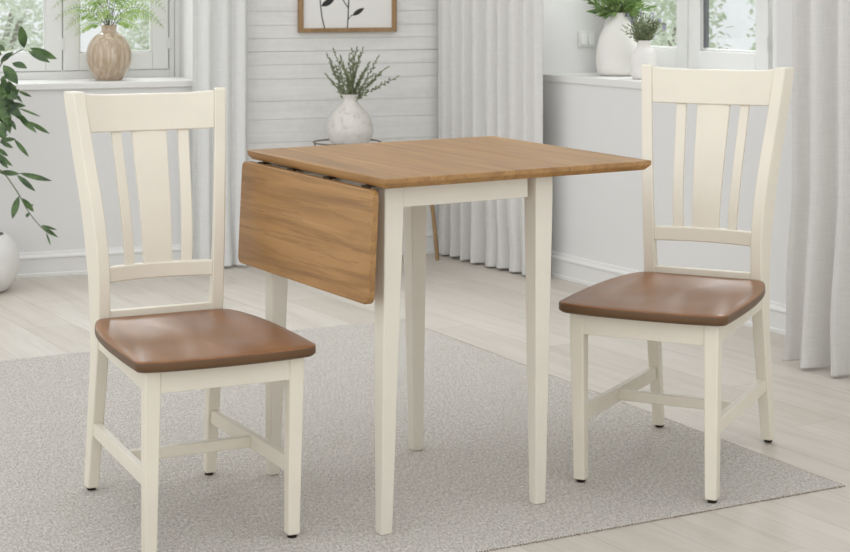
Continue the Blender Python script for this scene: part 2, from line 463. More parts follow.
def top(name, x0, x1, zt, zb, bl, br):
    """slab with an undercut edge; bl / br = how far the underside steps back at the hinge sides"""
    bm = bmesh.new(); e = .010
    def ring(z, ix0, ix1, iy): return [(x0 + ix0, V0 + iy, z), (x1 - ix1, V0 + iy, z), (x1 - ix1, V1 - iy, z + .008), (x0 + ix0, V1 - iy, z + .008)]
    loft(bm, [ring(zb, bl, br, e), ring(zb + .011, bl * .1, br * .1, .0), ring(zt, 0, 0, 0)])
    return link(name, bm, M['oak'], tb, False, .0022)
top('tabletop', -.024, .4555, .760, .738, .009, .0)
top('raised_leaf', .4563, .690, .760, .738, .0, .014)
# hanging leaf: a rounded board in the plane of the table side
bm = bmesh.new(); z0, z1, y0, y1, r = .494, .731, -.024, .594, .016
out = []
for cy, cz, a0 in ((y1 - r, z1 - r, 0), (y0 + r, z1 - r, 90), (y0 + r, z0 + r, 180), (y1 - r, z0 + r, 270)):
    for k in range(6):
        a = R_(a0 + 18 * k); out.append((cy + r * cos(a), cz + r * sin(a)))
def lx(z, base): return base - .012 * (z1 - z) / (z1 - z0)
def lz(y, z): return z + (.002 + .010 * (y - y0) / (y1 - y0)) * (.55 + .45 * (z - z0) / (z1 - z0))
loft(bm, [[(lx(z, -.037), y, lz(y, z)) for y, z in out], [(lx(z, -.019), y, lz(y, z)) for y, z in out]])
link('hanging_leaf', bm, M['oak'], tb, False, .0025)
for y in (.03, .20, .37, .52):
    bm = bmesh.new(); zh = .7372 + .008 * (y + .054) / .648; box(bm, -.024, -.006, y - .015, y + .015, zh - .003, zh)
    tube(bm, [(-.020, y - .015, zh - .003), (-.020, y + .015, zh - .003)], .0026, 8)
    link('hinge', bm, M['metal_dark'], tb)['label'] = 'dark metal hinge'

# ---------------------------------------------------------------- dining chairs
PV = [(0, .512), (.1, .492), (.2, .472), (.3, .454), (.4, .441), (.5, .437), (.57, .441), (.65, .456), (.77, .490), (.85, .512), (.917, .530)]
PU = [(0, .154), (.2, .1515), (.4, .148), (.5, .1485), (.57, .152), (.65, .158), (.77, .1705), (.917, .184)]
PD = [(0, .032), (.3, .047), (.42, .054), (.6, .052), (.917, .044)]
PWd = [(0, .0255), (.3, .0285), (.917, .028)]
def sm(tab, z):   # light smoothing of the tables
    return (interp(tab, z - .03) + 2 * interp(tab, z) + interp(tab, z + .03)) / 4
def dining_chair(loc, rz, s, label, offrug):
    t = empty('dining_chair', loc, rz, label, 'chair', 'slat-back dining chairs beside the table')
    S = Matrix.Scale(s, 4)
    def L(name, bm, mat, parent=t, **kw):
        bmesh.ops.transform(bm, matrix=S, verts=bm.verts); return link(name, bm, mat, parent, **kw)
    # seat
    half = [(0, -.056), (.06, -.055), (.12, -.051), (.165, -.044), (.184, -.038), (.193, -.026), (.1945, -.008), (.196, .06), (.196, .14), (.194, .22), (.187, .30), (.177, .36), (.166, .40), (.154, .426), (.138, .437), (.11, .439), (.05, .439)]
    half2 = [Vector((x, y, 0)) for x, y in half]
    pts = smooth_pts(half2, 3); ol = [(p.x, p.y) for p in pts]
    ol = ol + [(-x, y) for x, y in ol[::-1] if x > 1e-4]
    bm = bmesh.new(); cx, cy = 0, .19; zt = .4105
    def sc(f, z, dz=None):
        r = []
        for x, y in ol:
            X, Y = cx + (x - cx) * f, cy + (y - cy) * f
            r.append((X, Y, z if dz is None else z + dz(X, Y)))
        return r
    def dish(X, Y):      # shallow saddle
        q = max(0, 1 - ((abs(X) - .07) / .105) ** 2 - ((Y - .235) / .20) ** 2)
        return -.0065 * min(1, q * 1.3)
    loft(bm, [sc(.955, zt - .024), sc(.972, zt - .0235), sc(.998, zt - .018), sc(1, zt - .0165), sc(1, zt - .0035), sc(.996, zt - .0008), sc(.985, zt), sc(.9, zt, dish), sc(.78, zt, dish), sc(.62, zt, dish), sc(.45, zt, dish), sc(.28, zt, dish), sc(.12, zt, dish), sc(.03, zt, dish)])
    st_ = L('seat', bm, [M['seat_wood'], M['seat_edge']], smooth=True, angle=50); st_['label'] = 'glossy brown wooden seat'
    for pl_ in st_.data.polygons:
        if pl_.center.z < (zt - .0045) * s and pl_.normal.z < .5: pl_.material_index = 1
    def glide(par, x, y, low):
        bm = bmesh.new(); lathe(bm, [(.008, .0085), (.008, .004), (.0105, .0035), (.0105, .001 + low), (.0095, low)], 18, (x, y, 0))
        L('leg_glide', bm, M['metal_dark'], par, smooth=True)['label'] = 'dark metal glide under the leg'
    for sg in (-1, 1):
        bm = bmesh.new(); rings = []                    # front leg
        for z, uo, w, d in ((.0075, .1665, .0245, .026), (.0115, .168, .0265, .028), (.20, .1695, .0295, .032), (.34, .171, .0325, .034), (.386, .171, .0325, .034)):
            u0, u1 = sorted((sg * uo, sg * (uo - w))); v0 = -.018 * z / .386 - (.022 * (1 - z / .386) if offrug and sg > 0 else 0); rings.append([(u0, v0, z), (u1, v0, z), (u1, v0 + d, z), (u0, v0 + d, z)])
        loft(bm, rings); lg = L('leg', bm, M['cream'], bevel=.0025)
        glide(lg, sg * .155, .014 - (.022 if offrug and sg > 0 else 0), 0)
        bm = bmesh.new(); rings = []                    # back post, from floor to crest
        for k in range(32):
            z = .0075 + (.917 - .0075) * k / 31
            uo, v, d, w = sm(PU, z), sm(PV, z) + (.02 * max(0, 1 - z / .36) if offrug and sg < 0 else 0), interp(PD, z), interp(PWd, z)
            u0, u1 = sorted((sg * uo, sg * (uo - w))); fl_ = sg * (.003 + .011 * min(1, max(0, (z - .3) / .25))); e0, e1 = u0 + fl_, u1 + fl_
            rings.append([(u0, v, z), (u1, v, z), (e1, v + d, z), (e0, v + d, z)])
        loft(bm, rings); po = L('back_post', bm, M['cream'], smooth=True, bevel=.003, angle=30)
        glide(po, sg * .1415, .528 + (.0195 if offrug and sg < 0 else 0), 0)
    # aprons
    bm = bmesh.new(); box(bm, -.140, .140, -.014, .006, .338, .3865); L('apron', bm, M['cream'], bevel=.0015)
    bm = bmesh.new(); box(bm, -.122, .122, .445, .463, .345, .424); L('apron', bm, M['cream'], bevel=.0015)
    for sg in (-1, 1):
        bm = bmesh.new()
        a, b, w = sg * .167, sg * .146, sg * .019
        loft(bm, [[(a, .014, .339), (a, .014, .3865), (a - w, .014, .3865), (a - w, .014, .339)],
                  [(b, .447, .339), (b, .447, .3865), (b - w, .447, .3865), (b - w, .447, .339)]])
        L('apron', bm, M['cream'], bevel=.0015)
        bm = bmesh.new(); a, b, w = sg * .160, sg * .148, sg * .017
        loft(bm, [[(a, .020, .137), (a, .020, .170), (a - w, .020, .170), (a - w, .020, .137)],
                  [(b, .486, .132), (b, .486, .164), (b - w, .486, .164), (b - w, .486, .132)]])
        L('stretcher', bm, M['cream'], bevel=.002)
    bm = bmesh.new(); box(bm, -.139, .139, .222, .240, .139, .163); L('stretcher', bm, M['cream'], bevel=.002)
    # curved rails of the back
    def rail(name, z0, z1, ucl, th, bow, vtop=None):
        bm = bmesh.new(); rings = []; n = 18
        for k in range(n + 1):
            q = -1 + 2 * k / n; x0 = q * ucl(z0); x1 = q * ucl(z1); bw = bow * (1 - q * q)
            zb = z0 - .003 * (1 - q * q) * (1 if name == 'crest_rail' else 0); zt2 = z1 - (.006 * (1 - q ** 4) if name == 'crest_rail' else 0)
            va, vb = sm(PV, z0) + .003 + bw, sm(PV, z1) + .003 + bw
            rings.append([(x0, va, zb), (x1, vb, zt2), (x1, vb + th, zt2), (x0, va + th, zb)])
        loft(bm, rings); return L(name, bm, M['cream'], smooth=True, bevel=.003, angle=40)
    inner = lambda z: sm(PU, z) - interp(PWd, z) + .002
    rail('crest_rail', .824, .913, inner, .022, .032)
    rail('lower_rail', .488, .523, inner, .019, .024)
    def slat(name, ub0, ub1, ut0, ut1):
        bm = bmesh.new(); rings = []
        for k in range(15):
            z = .520 + (.829 - .520) * k / 14; q = k / 14
            u0, u1 = ub0 + (ut0 - ub0) * q, ub1 + (ut1 - ub1) * q
            bw = .024 + .008 * q; v = sm(PV, z) + .009; f = lambda u: v + bw * (1 - (u / inner(z)) ** 2)
            rings.append([(u0, f(u0), z), (u1, f(u1), z), (u1, f(u1) + .010, z), (u0, f(u0) + .010, z)])
        loft(bm, rings); L(name, bm, M['cream'], smooth=True, bevel=.002, angle=40)
    slat('splat', -.0335, .0335, -.042, .042)
    slat('slat', -.0795, -.0555, -.0935, -.069); slat('slat', .0555, .0795, .069, .0935)
    return t
dining_chair((-.4144, 3.505, 0), .4444, 1.0, 'cream slat-back dining chair with brown seat, beside the hanging table leaf', False)
dining_chair((.5044, 3.9009, 0), -.4468, 1.0394, 'cream slat-back dining chair with brown seat, below the window with two white vases', True)

# ---------------------------------------------------------------- vases and plants
def hollow(prof, th=.006):
    """outer profile [(r,z)] bottom to lip, returned with an inner wall"""
    inner = [(max(r - th, .002), z) for r, z in prof[::-1]]
    inner = [(r, max(z, prof[0][1] + th)) for r, z in inner]
    return prof + inner
def vessel(name, loc, prof, mat, label, cat, part, th=.005, n=48):
    t = empty(name, loc, 0, label, cat)
    pp = [(v.x, v.z) for v in smooth_pts([(r, 0, z) for r, z in prof], 5)]
    bm = bmesh.new(); lathe(bm, [(.001, pp[0][1])] + hollow(pp, th), n)
    link(part, bm, mat, t, smooth=True, angle=60)
    return t

# brown vase with fern on the left sill
p = at_plane(109, 80, .77); p = Vector((p.x, p.y, .7705))
k = p.y / F_PX
bv = vessel('fern_vase', p, [(12.5 * k, 0), (16 * k, 4 * k), (21 * k, 14 * k), (22.4 * k, 25 * k), (20 * k, 36 * k), (14 * k, 44 * k), (8.8 * k, 47.5 * k), (7.4 * k, 50 * k), (7.6 * k, 53 * k), (8.4 * k, 55 * k)], M['brown_vase'],
            'round brown glazed vase of pale green fern on the left sill', 'vase', 'vase_body')
def frond(bmS, bmL, base, d, length, wid, rise, n=26, curl=1.0, lw=.30):
    base = Vector(base); d = Vector(d); d.z = 0; d.normalize()
    pts = []
    for i in range(n + 1):
        t_ = i / n
        pts.append(base + d * (length * (t_ ** 1.15)) + Vector((0, 0, rise * (1.9 * t_ - 1.9 * curl * t_ * t_))))
    tube(bmS, pts, [.0016 * (1 - .7 * i / n) for i in range(n + 1)], 5)
    face = Vector((random.uniform(-.35, .35), -1, random.uniform(-.2, .9)))
    for i in range(5, n + 1):
        t_ = i / n; tg = (pts[i] - pts[i - 1]).normalized(); sd = tg.cross(face).normalized()
        w = wid * (sin(pi * min(1, .12 + .88 * t_)) ** .7 + .05)
        for sg in (-1, 1):
            tip = pts[i] + sd * sg * w + tg * w * .35 + Vector((random.uniform(-.1, .1), random.uniform(-.25, .25), random.uniform(-.25, .1))) * w
            leaf(bmL, pts[i], tip, w * lw + .0016, face, .1, .1, 3)
random.seed(11)
bs, bl = bmesh.new(), bmesh.new()
zn = 54 * k
specs = [(2, .225, .20, .98), (12, .21, .15, .95), (-10, .23, .27, .85), (176, .24, .26, .82), (188, .22, .18, .88), (165, .19, .15, 1.0), (200, .17, .30, .62), (182, .13, .08, 1.15), (-8, .13, .10, 1.05),
         (250, .08, .30, .4), (285, .07, .33, .35), (320, .14, .30, .5), (225, .14, .28, .5), (100, .06, .33, .35), (60, .12, .30, .5), (130, .13, .28, .55), (300, .11, .22, .7), (240, .12, .2, .75), (20, .16, .28, .7), (160, .15, .33, .55), (345, .18, .34, .6), (270, .10, .14, .9)]
for a, ln, rs_, cu in specs:
    a = R_(a + random.uniform(-6, 6)); frond(bs, bl, (random.uniform(-.012, .012), random.uniform(-.012, .012), zn - .02), (cos(a), sin(a) * .55, 0), ln, .029, rs_, 20, cu, .20)
link('stems', bs, M['stem'], bv); link('fern_fronds', bl, M['fern'], bv)['kind'] = 'stuff'

# round side table behind the dining table, its wire trivet and the vase on it
sc_ = Vector((-.235, 6.93, 0))
st = empty('side_table', (sc_.x, sc_.y, FL), 0, 'low round side table with thin brass legs behind the dining table', 'side table')
bm = bmesh.new(); lathe(bm, [(.285, .455), (.29, .460), (.29, .478), (.286, .482)], 56); link('tabletop', bm, M['white_trim'], st, smooth=True)
for a in (44, 164, 284):
    a = R_(a); bm = bmesh.new()
    tube(bm, smooth_pts([(r_ * cos(a), r_ * sin(a), z_) for r_, z_ in ((.268, .458), (.33, .36), (.368, .24), (.400, 0))], 4), .0085, 12)
    link('leg', bm, M['brass'], st, smooth=True)
vz = FL + .482
pv = at_depth(347.2, 143, 6.93); pv2 = at_depth(350, 143, 6.93)
tv = empty('wire_trivet', (pv.x, pv.y, vz), 0, 'dark wire ring trivet with feet under the white crackle vase', 'trivet')
bm = bmesh.new(); n = 48
def ringtube(bm, r, z, rad):
    pts = [(r * cos(2 * pi * i / n), r * sin(2 * pi * i / n), z) for i in range(n)]
    rings = []
    for i in range(n):
        a = 2 * pi * i / n
        rings.append([((r + rad * cos(b)) * cos(a), (r + rad * cos(b)) * sin(a), z + rad * sin(b)) for b in [2 * pi * j / 8 for j in range(8)]])
    vs = [[bm.verts.new(q) for q in rr] for rr in rings]
    for i in range(n):
        a, b = vs[i], vs[(i + 1) % n]
        for j in range(8): bm.faces.new((a[j], a[(j + 1) % 8], b[(j + 1) % 8], b[j]))
ringtube(bm, .138, .044, .0032); ringtube(bm, .075, .0285, .003)
link('ring', bm, M['wire'], tv, smooth=True)
for q in range(4):
    a = R_(20 + 90 * q); bm = bmesh.new()
    tube(bm, smooth_pts([(.07 * cos(a), .07 * sin(a), .0285), (.10 * cos(a), .10 * sin(a), .028), (.132 * cos(a), .132 * sin(a), .030), (.138 * cos(a), .138 * sin(a), .044)], 4), .003, 6)
    tube(bm, [(.12 * cos(a), .12 * sin(a), .029), (.128 * cos(a), .128 * sin(a), .0035)], .0032, 6)
    link('foot', bm, M['wire'], tv, smooth=True)
k = 6.93 / F_PX
cv = vessel('crackle_vase', (pv2.x, pv2.y, vz + .0318), [(14 * k, 0), (19 * k, 3 * k), (23 * k, 11 * k), (23.3 * k, 18 * k), (20 * k, 29 * k), (13 * k, 37 * k), (8.5 * k, 42 * k), (7.6 * k, 46 * k), (8.4 * k, 49 * k), (9.0 * k, 51 * k)], M['crackle'],
            'round white crackle-glazed vase of thin green sprigs below the framed print', 'vase', 'vase_body')
def sprig(bmS, bmL, base, tip, nleaf, ll, lw, sag=.1, srad=.0013, start=.15, spread=1.0):
    base, tip = Vector(base), Vector(tip); d = tip - base
    side = Vector((d.x, d.y, 0)); pts = []
    for i in range(13):
        t_ = i / 12; pts.append(base + d * t_ + Vector((0, 0, sag * d.length * (t_ - t_ * t_))) + Vector((random.uniform(-1, 1), random.uniform(-1, 1), 0)) * .0015)
    tube(bmS, pts, [srad * (1 - .6 * i / 12) for i in range(13)], 5)
    for i in range(nleaf):
        t_ = start + (1 - start) * i / nleaf; q = t_ * 12; a = int(q); c = pts[a].lerp(pts[min(a + 1, 12)], q - a)
        tg = (pts[min(a + 1, 12)] - pts[a]).normalized(); th = random.uniform(0, 2 * pi)
        o = tg.orthogonal().normalized(); o = Matrix.Rotation(th, 3, tg) @ o
        L_ = ll * random.uniform(.7, 1.2) * (1 - .35 * t_)
        leaf(bmL, c, c + (tg * .8 + o * .75 * spread).normalized() * L_, lw * random.uniform(.8, 1.2), None, .15, .1, 4)
    leaf(bmL, pts[-1], pts[-1] + (pts[-1] - pts[-2]).normalized() * ll, lw, None, .15, 0, 4)
random.seed(21)
bs, bl = bmesh.new(), bmesh.new(); zn = 50 * k
for (dx, dy) in ((-22, 38), (-15, 44), (-9, 36), (2, 43), (7, 45), (12, 44), (18, 30), (27, 36), (36, 27), (45, 17), (-23, 19), (-14, 26), (-5, 28), (4, 32), (14, 24), (22, 20), (30, 22), (-18, 31), (0, 38), (9, 37), (-3, 20), (10, 18)):
    b_ = (random.uniform(-5, 5) * k, random.uniform(-5, 5) * k, zn - 8 * k)
    sprig(bs, bl, b_, (dx * k, random.uniform(-14, 14) * k, zn + dy * k), 30, .020, .0068, .10, .0012, .1)
link('stems', bs, M['stem'], cv); link('sprigs', bl, M['sprig'], cv)['kind'] = 'stuff'

# tall vase of leafy plant on the right sill
def on_sillR(px, d):      # point on the right sill seen at column px, d metres behind the wall face
    dr = Vector(((px - 425) / F_PX, 1, 0)); base = PR + nR * d
    t_ = base.dot(nR) / dr.dot(nR); q = dr * t_; return Vector((q.x, q.y, .8035))
p = on_sillR(619, .20); k = p.y / F_PX
tvv = vessel('tall_vase', p, [(18 * k, 0), (21.5 * k, 3 * k), (23 * k, 14 * k), (22 * k, 28 * k), (18.5 * k, 41 * k), (12.5 * k, 52 * k), (8.5 * k, 57.5 * k), (7.2 * k, 60 * k), (8 * k, 62.5 * k)], M['matte_white'],
             'taller matte white vase of leafy greenery on the right sill', 'vase', 'vase_body')
random.seed(31)
bs, bl = bmesh.new(), bmesh.new(); zn = 61 * k
for i in range(30):
    a = 2 * pi * i / 30 + random.uniform(-.15, .15); rr = random.uniform(10, 34) * k; hh = random.choice((4, 9, 16, 26, 40, 55)) * k * random.uniform(.8, 1.2) - (2 * k if rr > 20 * k else 0)
    sprig(bs, bl, (3 * k * cos(a), 3 * k * sin(a), zn - 6 * k), (rr * cos(a), rr * sin(a) * .75, zn + hh), 13, .046, .0125, .35, .0022, .3)
for a, rr, hh in ((182, 30, 7), (200, 27, 1), (215, 20, -4), (340, 28, 3), (355, 30, 6), (10, 30, 9), (170, 28, 10), (240, 14, -2), (320, 18, 2)):
    a = R_(a); leaf(bl, (6 * k * cos(a), 6 * k * sin(a), zn + 3 * k), (rr * k * cos(a), rr * k * sin(a), zn + hh * k), .017, (0, -.4, 1), .2, .15, 6)
link('stems', bs, M['stem'], tvv); link('foliage', bl, M['bush'], tvv)['kind'] = 'stuff'

p = on_sillR(643.5, .12); k = p.y / F_PX
sv = vessel('small_vase', p, [(10 * k, 0), (12.3 * k, 3 * k), (13.2 * k, 12 * k), (13 * k, 20 * k), (11 * k, 27 * k), (7.6 * k, 31 * k), (6.6 * k, 34 * k), (7.4 * k, 38.5 * k)], M['matte_white'],
            'shorter white vase of lavender sprigs at the front of the right sill', 'vase', 'vase_body')
random.seed(41)
bs, bl = bmesh.new(), bmesh.new(); zn = 38 * k; lav = plain('pale_lavender', srgb(170, 165, 190), .7, .1, 30)
for i in range(34):
    a = 2 * pi * i / 34 + random.uniform(-.2, .2); q = random.uniform(.35, 1); rr = 20 * k * q; hh = (27 - 17 * q + random.uniform(-2, 4)) * k
    sprig(bs, bl, (3 * k * cos(a), 3 * k * sin(a), zn - 4 * k), (rr * cos(a), rr * sin(a) * .8, zn + hh), 17, .022, .0045, .2, .0010, .15)
for dx, dy in ((-16, 24), (-12, 18), (-3, 27), (9, 24), (16, 19), (20, 12)):
    c = Vector((dx * k, -.01, zn + dy * k))
    tube(bs, [(dx * .2 * k, 0, zn), c], .0009, 5)
    bf = bmesh.new()
    for j in range(14):
        a = random.uniform(0, 2 * pi); hz = random.uniform(0, .018)
        leaf(bf, c + Vector((0, 0, hz - .006)), c + Vector((.006 * cos(a), .006 * sin(a), hz)), .004, None, .1, 0, 3)
    link('flower', bf, lav, sv)['label'] = 'tiny pale lavender flower head'
link('stems', bs, M['stem'], sv); link('sprigs', bl, M['sprig'], sv)['kind'] = 'stuff'

# floor pot with a trailing houseplant, at the left edge
YP = 6.47
p0 = at_depth(-22, 0, YP); k = YP / F_PX
pot = empty('potted_houseplant', (p0.x, p0.y, FL), 0, 'trailing green houseplant in a round white pot on the floor, left', 'potted plant')
prof = [(22 * k, 0), (30 * k, 3 * k), (38 * k, 14 * k), (40.5 * k, 26 * k), (39 * k, 40 * k), (34 * k, 50 * k), (29 * k, 55.5 * k), (27 * k, 57 * k)]
pp = [(v.x, v.z) for v in smooth_pts([(r, 0, z) for r, z in prof], 5)]
bm = bmesh.new(); lathe(bm, [(.001, 0)] + hollow(pp, .008), 48); link('pot', bm, M['pot'], pot, smooth=True, angle=60)
bm = bmesh.new(); lathe(bm, [(.002, 47 * k), (31 * k, 47 * k), (29 * k, 50 * k), (.002, 51 * k)], 36); link('soil', bm, M['soil'], pot, smooth=True)
bs, bl = bmesh.new(), bmesh.new(); random.seed(51)
def Pw(px, py, dy=0.0):
    q = at_depth(px, py, YP + dy); return q - Vector((p0.x, p0.y, FL))
def stem(pts, r=.004):
    tube(bs, smooth_pts([Pw(*q) for q in pts], 6), [r * (1 - .6 * i / (6 * (len(pts) - 1))) for i in range(6 * (len(pts) - 1) + 1)], 7)
stem([(-22, 240), (-24, 180, -.02), (-14, 110, -.04), (0, 66, -.05), (14, 54, -.05), (24, 49, -.05)])
stem([(-20, 240), (-26, 195, -.05), (-18, 168, -.08), (0, 170, -.10), (16, 190, -.11), (28, 211, -.11), (41, 227, -.11), (50, 234, -.11)], .0032)
stem([(-24, 240), (-20, 180, .02), (-8, 135, .0), (4, 112, -.02), (12, 98, -.03), (16, 86, -.03)])
stem([(-26, 240), (-40, 180), (-52, 120), (-58, 60)]); stem([(-18, 240), (-14, 190, .03), (-4, 150, .05), (8, 134, .05)], .003)
stem([(-28, 240), (-30, 160, .05), (-34, 90, .05), (-20, 30, .05)])
LV_ = [ (24, 48, 21, 25, 10), (30, 48, 57, 59, 9), (28, 51, 50, 63, 8), (12, 63, 27, 68, 9), (3, 65, 18, 84, 12), (2, 55, -12, 50, 9), (5, 50, -6, 46, 8), (0, 62, 14, 52, 7),
        (18, 91, 32, 97, 3.5), (10, 90, 23, 103, 4), (18, 108, 41, 117, 3), (2, 76, 10, 100, 10), (-4, 82, 6, 104, 11), (0, 92, 16, 108, 9), (4, 100, 22, 116, 9), (-2, 100, 8, 126, 10), (6, 108, 10, 134, 8),
        (12, 112, 28, 121, 6), (8, 104, 26, 106, 6), (18, 116, 37, 133, 6), (28, 121, 50, 134, 5), (0, 110, -10, 128, 9), (12, 122, 16, 130, 4), (-4, 96, -18, 112, 10),
        (0, 140, 16, 139, 5), (14, 139, 29, 157, 5), (0, 141, 13, 148, 5), (-6, 152, 12, 166, 6), (-2, 160, 9, 168, 5), (-4, 148, 8, 156, 5),
        (-2, 172, 20, 174, 6), (19, 173, 52, 181, 6), (17, 175, 35, 191, 6), (19, 196, 12, 219, 8), (22, 198, 34, 212, 6), (29, 213, 26, 218, 4), (40, 226, 58, 237, 4.5), (41, 225, 57, 230, 3), (46, 232, 51, 246, 2), (30, 208, 33, 204, 3),
        (-14, 110, -30, 100, 10), (-20, 140, -40, 150, 10), (-30, 160, -55, 170, 10), (-50, 120, -70, 110, 10), (-56, 80, -78, 70, 10), (-40, 170, -62, 190, 9), (-24, 30, -40, 12, 9), (-22, 34, -6, 16, 9), (-30, 60, -50, 44, 9), (-10, 130, -24, 152, 9),
        (0, 84, -14, 70, 9), (14, 90, 2, 84, 8), (-8, 120, 4, 140, 7), (-20, 60, -4, 76, 9)]
for q in range(26):
    x0, y0 = random.uniform(-14, 9), random.uniform(80, 122); a = R_(random.uniform(-40, 95)); l_ = random.uniform(13, 22)
    LV_.append((x0, y0, x0 + l_ * cos(a) * .8, y0 + l_ * sin(a), random.uniform(5, 8)))
for (x0, y0, x1, y1, w) in LV_:
    dy = random.uniform(-.09, .0)
    a, b = Pw(x0, y0, dy), Pw(x1, y1, dy + random.uniform(-.05, .03))
    leaf(bl, a, b, w * k * .92, (random.uniform(-.4, .4), -1, random.uniform(.0, .9)), .14, random.uniform(-.05, .08), 7)
link('stems', bs, M['stem'], pot, smooth=True); link('foliage', bl, M['leaf'], pot, smooth=True)

# ---------------------------------------------------------------- framed print
pc = at_wall(346.8, 32, PL, nL, -.001); kf = pc.y / F_PX
hw = (at_wall(395.5, 32, PL, nL) - at_wall(298, 32, PL, nL)).length / 2; Hh = .58
pf = empty('framed_print', pc, AL, 'oak framed print of black leafy stems on the boarded wall', 'picture')
bm = bmesh.new(); fw = .020
box(bm, -hw, hw, -.024, 0, 0, fw * .9); box(bm, -hw, hw, -.024, 0, Hh - fw, Hh); box(bm, -hw, -hw + fw, -.024, 0, fw * .9, Hh - fw); box(bm, hw - fw, hw, -.024, 0, fw * .9, Hh - fw)
link('frame', bm, M['frame_wood'], pf, False, .0015)
bm = bmesh.new(); box(bm, -hw + fw, hw - fw, -.012, -.002, fw * .9, Hh - fw); sheet = link('print', bm, M['print'], pf)
bm = bmesh.new()
def q2(px, py): return Vector(((px - 346.8) * hw * 2 / 97.5, -.0124, (32 - py) * kf))
def stroke(pts, w):
    P_ = smooth_pts([q2(*a) for a in pts], 6); prev = None
    for i, c in enumerate(P_):
        d_ = (P_[min(i + 1, len(P_) - 1)] - P_[max(i - 1, 0)]).normalized(); s_ = Vector((-d_.z, 0, d_.x)) * w
        row = (bm.verts.new(c - s_), bm.verts.new(c + s_), )
        if prev: bm.faces.new((prev[0], prev[1], row[1], row[0]))
        prev = row
def inkleaf(a, b, w):
    A0, B0 = q2(*a), q2(*b); d_ = B0 - A0; s_ = Vector((-d_.z, 0, d_.x)).normalized(); vs = []
    for sg in (1, -1):
        rng = range(0, 9) if sg > 0 else range(8, 0, -1)
        for i in rng:
            t_ = i / 8; vs.append(bm.verts.new(A0 + d_ * t_ + s_ * sg * w * .5 * (sin(pi * t_) ** .8 if 0 < i < 8 else (0 if i == 8 else .0)) * (1.1 - .2 * t_) + Vector((0, -.00005, 0))))
    bm.faces.new(vs)
S1 = [(324, 28), (321.5, 18), (320, 6), (319, -10), (321, -30), (326, -50)]
S2 = [(346.5, 28), (347.2, 16), (347.6, 4), (348.5, -14), (347, -36), (350, -62)]
stroke(S1, .0024); stroke(S2, .0026); stroke([(347.6, 8), (344, 3), (339, -6), (334, -16)], .0022); stroke([(347, 20), (350, 16), (353, 14.5)], .0018)
inkleaf((351.5, 15.5), (363.5, 8), .020); inkleaf((320.5, 6), (334, -1.5), .026)
for a, b in (((334, -16), (328, -30)), ((348.3, -14), (362, -26)), ((347, -36), (336, -48)), ((349, -50), (361, -64)), ((319.5, -14), (308, -26)), ((321, -30), (332, -44)), ((326, -50), (322, -66)), ((350, -62), (346, -80))): inkleaf(a, b, .024)
link('botanical_drawing', bm, M['ink'], sheet)['label'] = 'black drawing of leafy stems'

# ---------------------------------------------------------------- curtains
def curtain(name, Mx, s0, s1, off, waves, amp, mat, label, seed, flare=1.0, top=2.42, zbot=.006, group=None, lean0=0, lean1=0):
    random.seed(seed); bm = bmesh.new(); nx, nz = waves * 14, 46
    ph = [random.uniform(-.8, .8) for _ in range(waves + 2)]; am = [random.uniform(.55, 1.2) for _ in range(waves + 2)]; lo = [random.uniform(-.012, .012) for _ in range(waves + 2)]
    kink = [random.uniform(-1, 1) for _ in range(waves + 2)]
    rows = []
    for j in range(nz + 1):
        q = j / nz; z = FL + zbot + (top - zbot) * (q ** 1.5)
        zz = z - FL; b = max(0, 1 - zz / .55)          # hem zone
        row = []
        for i in range(nx + 1):
            u = i / nx; w = u * waves; a = int(min(w, waves - 1)); fr = w - a
            P_ = ph[a] * (1 - fr) + ph[a + 1] * fr; A_2 = am[a] * (1 - fr) + am[a + 1] * fr; K = kink[a] * (1 - fr) + kink[a + 1] * fr
            s_ = s0 + (s1 - s0) * (u + .35 * (P_ / waves) * sin(pi * u))
            s_ += lean0 * b * (1 - u) + lean1 * b * u
            s_ += .012 * K * b * sin(9 * zz + 3 * K) * sin(pi * min(1, u * 1.0))
            tt = 2 * pi * w + P_ * 1.2
            y = off + amp * A_2 * (1 + .35 * flare * b) * (sin(tt) + .28 * sin(2 * tt + K * 2) * (.6 + .8 * b)) + .010 * b * K * sin(14 * zz + 5 * u)
            dz = 0
            if j == 0: dz = abs(lo[a] * (1 - fr) + lo[a + 1] * fr) * .6
            row.append(bm.verts.new((s_, y, z + dz)))
        rows.append(row)
    for a, b in zip(rows, rows[1:]):
        for i in range(nx): bm.faces.new((a[i], a[i + 1], b[i + 1], b[i]))
    t = bpy.data.objects.new(name, None); COL.objects.link(t); t.matrix_world = Mx; tag(t, label, 'curtain', group)
    o = link('cloth', bm, mat, t, smooth=True, angle=180)
    sd = o.modifiers.new('thickness', 'SOLIDIFY'); sd.thickness = .0012
    bm = bmesh.new(); z = top + .05                     # rod with its two brackets, above the picture
    tube(bm, [(s0 - .08, off, FL + top + .012), (s1 + .08, off, FL + top + .012)], .012, 10)
    for x in (s0 - .05, s1 + .05): box(bm, x - .008, x + .008, off, -.0, FL + top + .004, FL + top + .02)
    link('rod', bm, M['white_trim'], t, smooth=True)
    return t
def sL(px): return (ML.inverted() @ at_wall(px, 0, PL, nL, -.09)).x
def sR(px, off=.105): return (MR.inverted() @ at_wall(px, 0, PR, nR, -off)).x
G = 'white curtains hung beside the windows'
curtain('curtain', ML, sL(193), sL(247), -.085, 3, .018, M['sheer'], 'sheer white curtain between the left window and the boarded wall', 61, .3, group=G)
curtain('curtain', MR, sR(436), sR(541), -.105, 9, .021, M['linen'], 'white linen curtain in the corner behind the oak tabletop', 62, 1.2, group=G)
curtain('curtain', MR, sR(797, .30), sR(797, .30) + .60, -.30, 5, .028, M['linen'], 'pale linen curtain at the right edge, beyond the right-hand chair', 66, 1.0, group=G, lean0=-.04)

